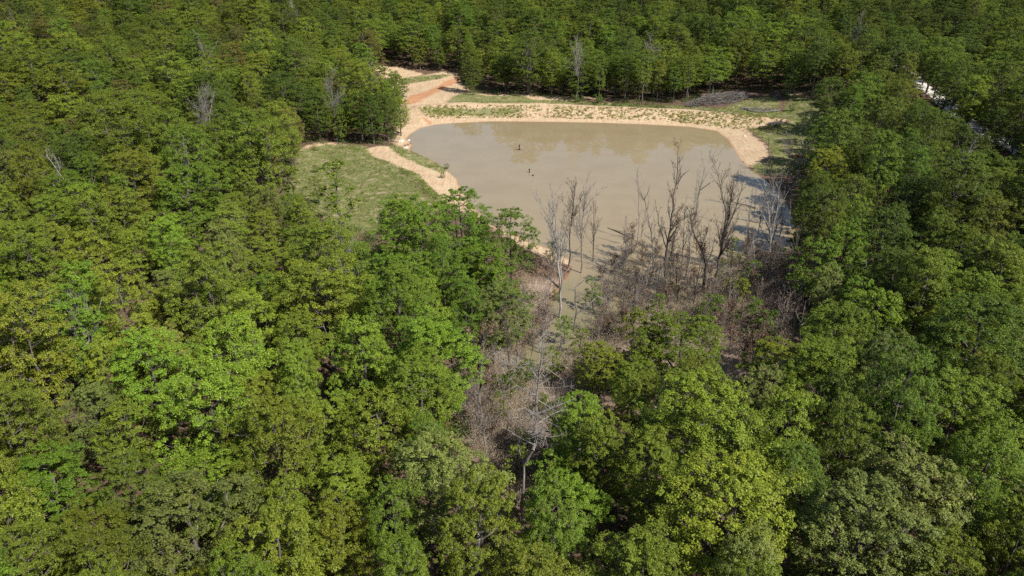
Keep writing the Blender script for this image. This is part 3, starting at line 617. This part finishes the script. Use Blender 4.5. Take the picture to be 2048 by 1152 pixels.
# ------------------------------------------------------------------ saplings, bushes and dry thicket at the flooded end
def leafy(i_, px, py, v, s, nm, label, cat='bush', name='green_bush', group='green bushes and young trees by the water'):
    b = on_ground(px, py); z = max(float(hz([b])[0]), -.2); rg = np.random.default_rng(900+i_)
    place_tree(SAP, v, name, b[0], b[1], z, s, s*rg.uniform(.9, 1.1), rg.uniform(0, 6.3), vary(nm, rg), label, cat, group)
for i_, a in enumerate([
  (1512,680,2,1.25,'dark green','round dark green bush in the brown thicket'),(1440,590,1,.8,'olive green','thin olive bush below the wide fan-shaped bare tree'),(1460,545,1,.8,'olive green','loose olive bush at the right water edge'),
  (1475,610,0,.75,'yellow green','yellowish bush between thicket and right bank'),(1490,585,1,.85,'mid green','airy green bush on the right bank'),(1405,655,1,.7,'mid green','small green bush at the foot of the dark trunks'),
  (1185,640,1,.75,'bright green','thin green sapling beside the crooked arching tree'),(1130,700,0,.7,'bright green','bright green bush at the creek mouth'),(1155,720,1,.7,'mid green','loose green bush below the creek mouth'),
  (1015,800,2,.75,'dark green','dark green bush by the yellowish creek pool'),(1050,780,0,.7,'mid green','green bush left of the big dead tree'),(1110,770,1,.8,'yellow green','pale green bush right of the big dead tree'),
  (960,740,2,.6,'pale silvery green','pale bush under the brown-leaved tree'),(1000,850,1,.6,'mid green','small bush in the brown leaf litter'),(1095,845,2,.65,'mid green','blue-green bush beside the dead tree fork'),
  (1050,905,1,.5,'yellow green','thin green shoots around the dead tree trunk'),(1030,960,1,.7,'mid green','green sapling left of the dead trunk base'),(1090,1010,0,1.1,'bright green','bright green young tree right of the dead trunk base'),
  (1560,560,1,.8,'mid green','green bush at the foot of the pale bare tree'),(1590,530,0,.9,'mid green','green bush under the right woods edge'),(1600,600,2,.9,'mid green','wide green bush right of the thicket'),
  (1235,760,2,.9,'dark green','dark green bush between the lower leafy trees'),(1110,600,2,.35,'olive green','tiny green clump on the brown shore'),(1100,540,1,.65,'olive green','dull green bush at the sand tip'),
  (1262,692,0,.9,'yellow green','yellow-green young tree in front of the brown thicket, left of the big leafy pair'),(1310,642,1,.6,'mid green','small green shoot deep in the grey thicket'),
  (1425,642,0,.7,'bright green','bright green bush just above the broad leafy tree'),(1345,600,2,.4,'olive green','low olive clump between the drowned trunks'),
  (1596,372,0,.8,'olive green','olive bush below the small red boat'),(1612,395,1,1.0,'mid green','slim green young tree at the right shore, upper one'),(1598,430,2,.8,'mid green','rounded green bush at the right shore behind the pale bare tree'),
  (1606,470,0,1.0,'yellow green','yellow-green young tree at the right shore, middle one'),(1590,505,1,.9,'olive green','open olive bush at the right shore, lower one'),(1618,350,1,.9,'mid green','green bush behind the grey twiggy tree, right bank'),
  (630,345,2,.35,'mid green','small bush alone on the grassy clearing'),(640,410,1,.9,'olive green','ragged young tree on the clearing, left one'),(893,338,2,.30,'mid green','weedy clump on the sandy point by the water'),
  (886,356,2,.30,'olive green','weedy clump on the eroded sand slope'),(1585,222,2,.5,'mid green','bush behind the pale fallen log'),(1150,205,2,.5,'bright green','bright bush at the foot of the leaning pale trunk'),
  (1195,206,2,.6,'bright green','rounded bright bush along the dam tree line'),(945,190,2,.5,'mid green','bush at the corner where the track meets the trees')]): leafy(i_, *a)
# narrow upright trees on the clearing
leafy(60, 682, 470, 1, 2.1, 'olive green', 'tall narrow dark tree standing in front of the grassy clearing', 'tree', 'young_tree', 'narrow trees by the clearing')
leafy(61, 600, 450, 1, 1.5, 'olive green', 'sparse young tree at the left of the clearing', 'tree', 'young_tree', 'narrow trees by the clearing')
# brown-leaved saplings: four kinds, copied
def brown_proto(seed, H, nl):
    rg = np.random.default_rng(seed); E, tips = [], []
    for k in range(rg.integers(1, 4)):
        a_ = rg.uniform(0, 6.28); w_ = rg.uniform(.2, .9)
        grow(E, None, [(0, 0, -.5), (w_*.3*math.cos(a_), w_*.3*math.sin(a_), H*.4), (w_*math.cos(a_), w_*math.sin(a_), H)], .07, .015, rg, 0, 2, .8, 1.9, .15, tips, .35, .015, .34)
    V, Fc = prisms(E); T = np.array(tips); c = T[rg.integers(0, len(T), nl)]+rg.normal(0, .15, (nl, 3)); LV, LF = leaves(c, nrm(rg.normal(size=(nl, 3))), .24, rg, .5)
    return dict(trunk=mesh_np('stem', V, Fc, M_GREY), crown=mesh_np('dead_leaves', LV, LF, M_BROWN, {'lf': ('FACE', 'FLOAT', rg.uniform(0, 1, nl)), 'lg': ('FACE', 'FLOAT', rg.uniform(0, 1, nl))}))
BP = [brown_proto(70, 7.5, 560), brown_proto(71, 6, 300), brown_proto(72, 9, 480), brown_proto(73, 5, 620)]
THICK = [(1195,545),(1230,500),(1290,485),(1400,520),(1470,500),(1530,500),(1590,540),(1590,640),(1560,710),(1500,760),(1400,640),(1330,650),(1280,670),(1240,700),(1190,690),(1190,620)]
rg = np.random.default_rng(77); bs = []
for _ in range(3000):
    p = np.array([rg.uniform(1180, 1600), rg.uniform(490, 760)])
    if in_poly([p], THICK)[0] and all(np.hypot((p[0]-q[0]), (p[1]-q[1])*1.4) > 19 for q in bs): bs.append(p)
    if len(bs) >= 88: break
bs += [np.array(q, float) for q in [(1060,690),(1040,720),(990,640),(1090,660),(975,780),(940,800),(930,850),(985,880),(1010,900),(1090,930),(1200,1010),(1190,960),(960,830),(1225,545),(1100,560)]]
rl = row_labels([(i, q[0], q[1]) for i, q in enumerate(bs)], 12, lambda i, r, k: f"brown-leaved sapling in the flooded thicket, {k} from left, {r} row up")
for i, q in enumerate(bs):
    b = on_ground(*q) if hz([on_z(*q)])[0] > 0 else on_z(*q); z = float(hz([b])[0]); v = int(rg.integers(4)); s = rg.uniform(.6, 1.1)
    e = bpy.data.objects.new('brown_sapling', None); COL.objects.link(e); e.location = (b[0], b[1], z); e.rotation_euler = (0, 0, rg.uniform(0, 6.3)); e.scale = (s, s, s*rg.uniform(.8, 1.1))
    tag(e, rl[i], 'sapling', 'brown-leaved saplings in the flooded thicket'); link('stem', BP[v]['trunk'], e); link('dead_leaves', BP[v]['crown'], e)

# slender bare saplings: four kinds, copied
def pole_proto(seed, H):
    rg = np.random.default_rng(seed); E, tips = [], []
    for k in range(rg.integers(1, 3)):
        a_ = rg.uniform(0, 6.28); w_ = rg.uniform(.1, 1.0)
        grow(E, None, [(0, 0, -.5), (w_*.2*math.cos(a_), w_*.2*math.sin(a_), H*.35), (w_*.6*math.cos(a_+.3), w_*.6*math.sin(a_+.3), H*.7), (w_*1.2*math.cos(a_), w_*1.2*math.sin(a_), H)], .085, .018, rg, 0, 3, .65, 1.5, .3, tips, .5, .015, .30)
    V, Fc = prisms(E); return mesh_np('stem', V, Fc, [M_GREY, M_PALE, M_DARK, M_GREY][seed % 4])
PP = [pole_proto(80, 11), pole_proto(81, 9), pole_proto(82, 12), pole_proto(83, 7)]
pz = []
POLE_R = [(1180,520),(1260,470),(1360,440),(1480,430),(1560,400),(1610,330),(1630,420),(1600,620),(1540,640),(1400,620),(1280,660),(1220,650),(1190,600)]
for _ in range(4000):
    p = np.array([rg.uniform(1170, 1640), rg.uniform(330, 680)])
    if in_poly([p], POLE_R)[0] and all(np.hypot((p[0]-q[0]), (p[1]-q[1])*1.3) > 25 for q in pz): pz.append(p)
    if len(pz) >= 62: break
pz += [np.array(q, float) for q in [(1095,610),(1075,640),(1050,665),(1035,700),(1005,680),(1060,720),(1085,735),(1020,745),(990,760),(1120,720),(930,760),(915,830),(950,880),(975,920),(1010,830),(1125,860),(1105,900)]]
rl = row_labels([(i, q[0], q[1]) for i, q in enumerate(pz)], 10, lambda i, r, k: f"slender bare sapling among the drowned trees, {k} from left, {r} row up")
for i, q in enumerate(pz):
    b = on_ground(*q) if hz([on_z(*q)])[0] > 0 else on_z(*q); z = float(hz([b])[0]); v = int(rg.integers(4)); s = rg.uniform(.5, 1.05)
    e = bpy.data.objects.new('bare_sapling', PP[v]); COL.objects.link(e); e.location = (b[0], b[1], z); e.rotation_euler = (rg.normal(0, .07), rg.normal(0, .07), rg.uniform(0, 6.3)); e.scale = (s, s, s)
    tag(e, rl[i], 'sapling', 'slender bare saplings among the drowned trees')

# ------------------------------------------------------------------ stuff: dry brush, undergrowth, weeds, grass, leaf litter
def scatter_pts(polys, n, rg, cond=None):
    out = []
    for pl, wgt in polys:
        a = np.array(pl); lo, hi = a.min(0), a.max(0); k = int(n*wgt*4); P = lo+rg.uniform(0, 1, (k, 2))*(hi-lo); P = P[in_poly(P, pl)]; out.append(P[:int(n*wgt)])
    P = np.concatenate(out); 
    return P if cond is None else P[cond(P)]
def twig_mass(name, P, rg, per, hgt, spr, wid, lper, lsz, mat, matl, label, cat):
    n = len(P); z = hz(P); A = np.repeat(np.column_stack([P, z]), per, 0); m_ = len(A)
    A[:, :2] += rg.normal(0, spr*.4, (m_, 2)); d = rg.normal(size=(m_, 3))*np.array([spr, spr, 0]); d[:, 2] = hgt*rg.uniform(.3, 1, m_)
    S = nrm(rg.normal(size=(m_, 3)))*wid; Mid = A+d*.55+rg.normal(0, .12, (m_, 3))
    V = np.stack([A-S, A+S, Mid+S*.7, Mid-S*.7, A+d], 1); i0 = np.arange(m_)[:, None]*5
    Fc = np.concatenate([i0+[0, 1, 2, 3], i0+[3, 2, 4, 4]]); Vv = V.reshape(-1, 3)
    Fc = np.concatenate([i0+[0, 1, 2, 3]]); tip = np.stack([Mid-S*.6, Mid+S*.6, A+d+S*.3, A+d-S*.3], 1); Fv = Vv.shape[0]
    Vv = np.concatenate([Vv, tip.reshape(-1, 3)]); Fc = np.concatenate([Fc, Fv+np.arange(m_*4).reshape(-1, 4)])
    if lper:
        C = np.repeat(np.column_stack([P, z]), lper, 0); k = len(C); C[:, :2] += rg.normal(0, spr*.6, (k, 2)); C[:, 2] += hgt*rg.uniform(0, .95, k)
        LV, LF = leaves(C, nrm(rg.normal(size=(k, 3))+[0, 0, .8]), lsz, rg, .55); Fc = np.concatenate([Fc, LF+len(Vv)]); Vv = np.concatenate([Vv, LV])
    me = mesh_np(name, Vv, Fc, mat, {'lf': ('FACE', 'FLOAT', rg.uniform(0, 1, len(Fc))), 'lg': ('FACE', 'FLOAT', rg.uniform(0, 1, len(Fc)))})
    return tag(link(name, me), label, cat, kind='stuff')
rg = np.random.default_rng(3)
thick_g = [tuple(on_z(*p)) for p in THICK]; brown_g = GP['brown'][0]
strip_g = ground_poly([(930,700),(1050,640),(1080,620),(1110,640),(1060,700),(1000,760),(1080,780),(1120,830),(1100,960),(1060,1020),(1000,960),(930,870),(915,780)])
inlet_g = [tuple(on_z(*p)) for p in [(1170,590),(1240,530),(1250,700),(1110,770),(1040,770),(1090,720),(1150,690)]]
P = scatter_pts([(thick_g, .55), (strip_g, .28), (brown_g, .27), (inlet_g, .14)], 3900, rg)
twig_mass('dry_brush', P, rg, 20, 2.3, .8, .012, 8, .15, M_BRUSH, None, 'tangled dry brown brush covering the flooded bank', 'brush')
# undergrowth below the woods
n = 9000; yy_ = 30+300*rg.uniform(0, 1, n)**.8; xx_ = rg.uniform(-1, 1, n)*(np.hypot(yy_, CAM_H)*.74+10); P = np.column_stack([xx_, yy_])
zz = hz(P); q = proj(np.column_stack([P, zz+1.0])); op = in_poly(q[:, :2], OPEN) | in_poly(q[:, :2]-[0, 8], OPEN) | (zz < .2)
road_d = seg_dist(P, [tuple(r_) for r_ in rd]); P = P[~op & (road_d > 3.5)]
qe2 = np.concatenate([P+rg.normal(0, 1.6, P.shape) for _ in range(1)])
z = hz(P); per = 60; C = np.repeat(np.column_stack([P, z]), per, 0); 
qe = proj(np.column_stack([P, z+1.0])); edge = np.zeros(len(P), bool)
for dx_, dy_ in ((0, 14), (0, 30), (26, 0), (-26, 0), (0, -10)): edge |= in_poly(qe[:, :2]+[dx_, dy_], OPEN)
lit = in_poly(P, [tuple(on_z(*p_)) for p_ in [(560,290),(820,270),(800,130),(960,180),(1600,180),(1650,300),(1650,330),(2048,330),(2048,20),(0,20),(0,290)]])
szp = np.where(edge & lit, rg.uniform(1.6, 3.2, len(P)), rg.uniform(.8, 2.0, len(P))); sz = np.repeat(szp, per)
dd_ = nrm(rg.normal(size=(len(C), 3))); dd_[:, 2] = np.abs(dd_[:, 2]); C += dd_*sz[:, None]*np.array([1, 1, 1.15])*rg.uniform(.5, 1, (len(C), 1))
LV, LF = leaves(C, nrm(dd_+[0, 0, .8]+rg.normal(0, .4, (len(C), 3))), .34, rg); lg = np.repeat(rg.uniform(0, 1, len(P)), per)
tag(link('undergrowth', mesh_np('undergrowth', LV, LF, M_UNDER, {'lf': ('FACE', 'FLOAT', rg.uniform(0, 1, len(LF))), 'lg': ('FACE', 'FLOAT', lg)})), 'low green shrubs under the trees', 'undergrowth', kind='stuff')
# weeds on the dam and banks, grass on the clearing
def blades(name, P, rg, per, h, w_, spr, label, cat, mat):
    z = hz(P); A = np.repeat(np.column_stack([P, z-.02]), per, 0); k = len(A); hh = np.repeat(rg.uniform(.5, 1.3, len(P)), per)*h*rg.uniform(.5, 1.1, k)
    A[:, :2] += rg.normal(0, spr, (k, 2))*.5; a_ = rg.uniform(0, 6.28, k); t = np.column_stack([np.cos(a_), np.sin(a_), 0*a_])*w_
    d = rg.normal(0, .45, (k, 3)); d[:, 2] = 1; d = d*hh[:, None]; V = np.stack([A-t, A+t, A+d*.6+t*.8, A+d-t*.2], 1)
    me = mesh_np(name, V.reshape(-1, 3), np.arange(k*4).reshape(-1, 4), mat, {'lf': ('FACE', 'FLOAT', np.repeat(rg.uniform(0, 1, len(P)), per)), 'lg': ('FACE', 'FLOAT', rg.uniform(0, 1, k))})
    return tag(link(name, me), label, cat, kind='stuff')
dam_g = ground_poly([(835,215),(940,211),(1100,211),(1250,216),(1400,224),(1500,232),(1580,242),(1560,262),(1520,270),(1470,258),(1380,247),(1250,239),(1100,236),(960,236),(880,238),(850,232)])
P = scatter_pts([(dam_g, 1)], 3600, rg, lambda P: vnoise(P, 1.3, 9)*.6+.7*vnoise(P, 9, 2) > .62+.35*rg.uniform(-1, 1, len(P)))
blades('weeds', P, rg, 12, .5, .045, .30, 'patchy green weeds dotting the sandy dam', 'weeds', M_WEED)
gr_polys = [(GP['grass'][0], .42), (GP['grass'][1], .05), (GP['grass'][2], .04), (GP['grass'][3], .08), (GP['grass'][4], .36), (GP['grass'][6], .03), (GP['grass'][7], .05)]
P = scatter_pts(gr_polys, 11000, rg, lambda P: vnoise(P, 3, 4)+.4*rg.uniform(0, 1, len(P)) > .45)
blades('grass', P, rg, 7, .35, .035, .35, 'rough grass on the clearing and the banks', 'grass', M_GRASS)

# ------------------------------------------------------------------ brush piles, fallen log, stumps, rock, kayak
def pile(name, pts_px, n, rg, hmax, label, rr=(.03, .13), ln=(2, 6), mat=M_GREY):
    a, b = (on_ground(*p) for p in pts_px); ax = b-a; L_ = np.linalg.norm(ax); u = ax/L_; v = np.array([-u[1], u[0]]); E = []; c0 = (a+b)/2; z0 = float(hz([c0])[0])
    for _ in range(n):
        t = rg.beta(1.4, 1.4); wd = L_*.14*math.sin(math.pi*(.1+.8*t)); s_ = rg.normal(0, .5)*wd; h = hmax*math.sin(math.pi*(.08+.84*t))**.8*math.exp(-(s_/wd)**2)*rg.uniform(.05, 1)
        p = a+u*L_*t+v*s_; g = float(hz([p])[0]); th = rg.normal(0, .55) if rg.random() < .75 else rg.uniform(0, 3.1); d = u*math.cos(th)+v*math.sin(th); l = rg.uniform(*ln)*.5; tl = rg.normal(0, .22); r = rg.uniform(*rr)*rg.uniform(.4, 1)
        m_ = np.array([p[0], p[1], g+h+.05]); dv = np.array([d[0], d[1], tl])*l; k = rg.normal(0, .15*l, 3)*.5
        E += [(m_-dv, m_+k, r, r*.8), (m_+k, m_+dv, r*.8, r*.3)]
        for q in range(2): s0 = m_+dv*rg.uniform(-.5, .9); E.append((s0, s0+rg.normal(0, .55, 3)+[0, 0, .2], r*.35, .015))
    base = np.array([c0[0], c0[1], z0]); V, Fc = prisms(E); o_ = link(name, mesh_np(name, V-base, Fc, mat), None, base); return o_
rg = np.random.default_rng(8)
tag(pile('brush_pile', ((1378,213),(1495,193)), 520, rg, 3.4, '', mat=M_PILE), 'long heap of bleached grey logs and branches behind the dam', 'brush pile')
tag(pile('brush_pile', ((1476,219),(1556,222)), 160, rg, 1.0, '', (.015, .05), (1, 2.5), M_GREY), 'low brown heap of twigs on the grass behind the pale log', 'brush pile')
E = []; lp = [on_ground(*p) for p in [(1486,216),(1496,221),(1508,223),(1525,224),(1545,223),(1560,220.5)]]; b0 = np.array([*lp[0], float(hz([lp[0]])[0])])
l3 = [np.array([p[0], p[1]-.8, float(hz([p])[0])+.35]) for p in lp]
for i in range(5): E.append((l3[i], l3[i+1], .24-.03*i, .21-.03*i))
for i, d in ((0, (-1.2, .5, .9)), (0, (-.8, -.6, .3)), (1, (.3, .5, 1.2)), (3, (.6, -.4, .4)), (4, (.9, .3, .6))): E.append((l3[i], l3[i]+np.array(d), .08, .02))
V, Fc = prisms(E); tag(link('fallen_log', mesh_np('fallen_log', V-b0, Fc, M_PALE), None, b0), 'bleached white fallen log lying on the grass right of the dam', 'log')
for k, (px, py, h, lb) in enumerate([(1038.5,300,1.55,'dark stump with a flared foot standing in open water, the farther one'),(1058.5,345,1.0,'small dark stump in open water, the nearer upright one'),(1065.5,351.5,.28,'tiny dark stub barely above the water by the nearer stump')]):
    b = on_z(px, py, 0); rg = np.random.default_rng(k); E = []; r = .13; P_ = [np.array([0, 0, -.8]), np.array([0, 0, .05]), np.array([.03, 0, h*.45]), np.array([.0, 0, h*.6]), np.array([.05, 0, h*.82]), np.array([.03, 0, h])]; rr = [.2, .17, .10, .14, .19, .06]
    for i in range(5): E.append((P_[i], P_[i+1], rr[i], rr[i+1]))
    if k == 0: E += [(np.array([-.75, 0, .03]), np.array([.1, 0, .12]), .04, .12), (np.array([.55, .1, .02]), np.array([0, 0, .12]), .04, .12)]
    if k == 2: E += [(np.array([-.3, 0, .0]), np.array([.3, .05, .12]), .10, .07)]
    V, Fc = prisms(E); tag(link('stump', mesh_np('stump', V, Fc, M_CHAR), None, (b[0], b[1], 0)), lb, 'stump', 'stumps standing in the pond')
# half-sunk logs; the first, dark one is added as a tree's shadow streak
for k, (p0, p1, r, lb) in enumerate([((1215,455),(1268,478),.13,'dark log-shaped stand-in for a tree shadow on the pond, left of the tall bare trees'),((1462,402),(1512,416),.16,'pale half-sunk log at the right of the pond'),((1458,433),(1515,445),.14,'second pale half-sunk log, just below the first at right'),
     ((1180,531),(1196,526),.12,'short pale branch floating beside the right limb tree'),((1085,548),(1118,576),.14,'dark log stranded on the left shore'),((1560,500),(1590,505),.12,'grey log at the foot of the right woods')]):
    rg = np.random.default_rng(50+k); a, b = on_z(*p0, .1), on_z(*p1, .1); za_, zb_ = max(0, float(hz([a])[0])), max(0, float(hz([b])[0])); A_ = np.array([*a, za_+.06]); B_ = np.array([*b, zb_+.1]); E = []; pr = A_
    for i in range(1, 6):
        nx_ = A_+(B_-A_)*i/5+np.array([0, rg.normal(0, .15), abs(rg.normal(0, .05))]); E.append((pr, nx_, r*(.35+.13*i), r*(.48+.13*i)))
        if i > 1: E.append((nx_, nx_+np.array([rg.normal(0, .8), rg.normal(0, .8), rg.uniform(.2, .9)]), .045, .015))
        pr = nx_
    V, Fc = prisms(E); tag(link('sunken_log', mesh_np('sunken_log', V-A_, Fc, M_DARK if k in (0, 4) else M_PALE), None, A_), lb, 'log', 'logs lying in and by the water')
def rock(px, py, s, label, mat, sd):
    b = on_ground(px, py); z = float(hz([b])[0]); bm = bmesh.new(); bmesh.ops.create_icosphere(bm, subdivisions=3, radius=s); rg = random.Random(sd)
    from mathutils import noise as mn
    for v in bm.verts: v.co *= 1+.5*mn.noise(v.co*1.3/s+Vector((sd, 0, 0))); v.co.z *= .62
    me = bpy.data.meshes.new('rock'); bm.to_mesh(me); bm.free(); me.materials.append(mat); tag(link('rock', me, None, (b[0], b[1], z+.1*s)), label, 'rock')
rock(874,157,.55,'dark rock sitting alone on the upper edge of the sandy cutting', M_DARK, 3)
M_STONE = bark_mat('pale_stone', (.45, .40, .34), (.60, .55, .48), 1.0)
for k, (px, py, s, lb) in enumerate([(812,296,.6,'pale boulder on the small sandy point'),(803,283,.7,'pale boulder tucked under the trees at the pond corner'),(817,281,.45,'small pale boulder at the pond corner waterline'),(1489,272,.4,'white stone on the right sandy bank')]): rock(px, py, s, lb, M_STONE, 10+k)
# the small red boat half hidden on the right bank
m, N, L, o = newmat('red_plastic'); p = N('BsdfPrincipled', i_Roughness=.35); p.inputs['Base Color'].default_value = (.75, .08, .035, 1); L(p.outputs[0], o.inputs[0]); M_RED = m
m, N, L, o = newmat('dark_seat'); p = N('BsdfPrincipled', i_Roughness=.7); p.inputs['Base Color'].default_value = (.05, .03, .03, 1); L(p.outputs[0], o.inputs[0]); M_SEAT = m
b = on_ground(1595, 314.5); z = float(hz([b])[0]); ke = bpy.data.objects.new('small_boat', None); COL.objects.link(ke); ke.location = (b[0], b[1], z); ke.rotation_euler = (0, 0, R(4)); tag(ke, 'small red boat lying on the grass behind bare trees, right bank', 'boat')
n, mm = 25, 14; V = []
for i in range(n):
    t = i/(n-1)*2-1; wd = .38*(1-abs(t)**2.4)+.01; kl = .10*abs(t)**3
    for j in range(mm):
        a_ = j/mm*2*math.pi; cz = math.sin(a_); V.append((t*1.45, wd*math.cos(a_), .22+kl+(.20 if cz < 0 else .12)*cz*(1-abs(t)**4*.6)-(.10 if cz > .6 and abs(t) < .35 else 0)))
ii = np.arange(n*mm).reshape(n, mm); Fc = np.stack([ii[:-1], np.roll(ii, -1, 1)[:-1], np.roll(ii, -1, 1)[1:], ii[1:]], -1).reshape(-1, 4)
link('hull', mesh_np('hull', V, Fc, M_RED, None, True), ke)
E = [((-.15, 0, .28), (.32, 0, .28), .17, .17), ((-.22, 0, .26), (-.28, 0, .52), .16, .13)]; V, Fc = prisms([(np.array(a), np.array(b_), r, q) for a, b_, r, q in E]); link('seat', mesh_np('seat', V, Fc, M_SEAT), ke)
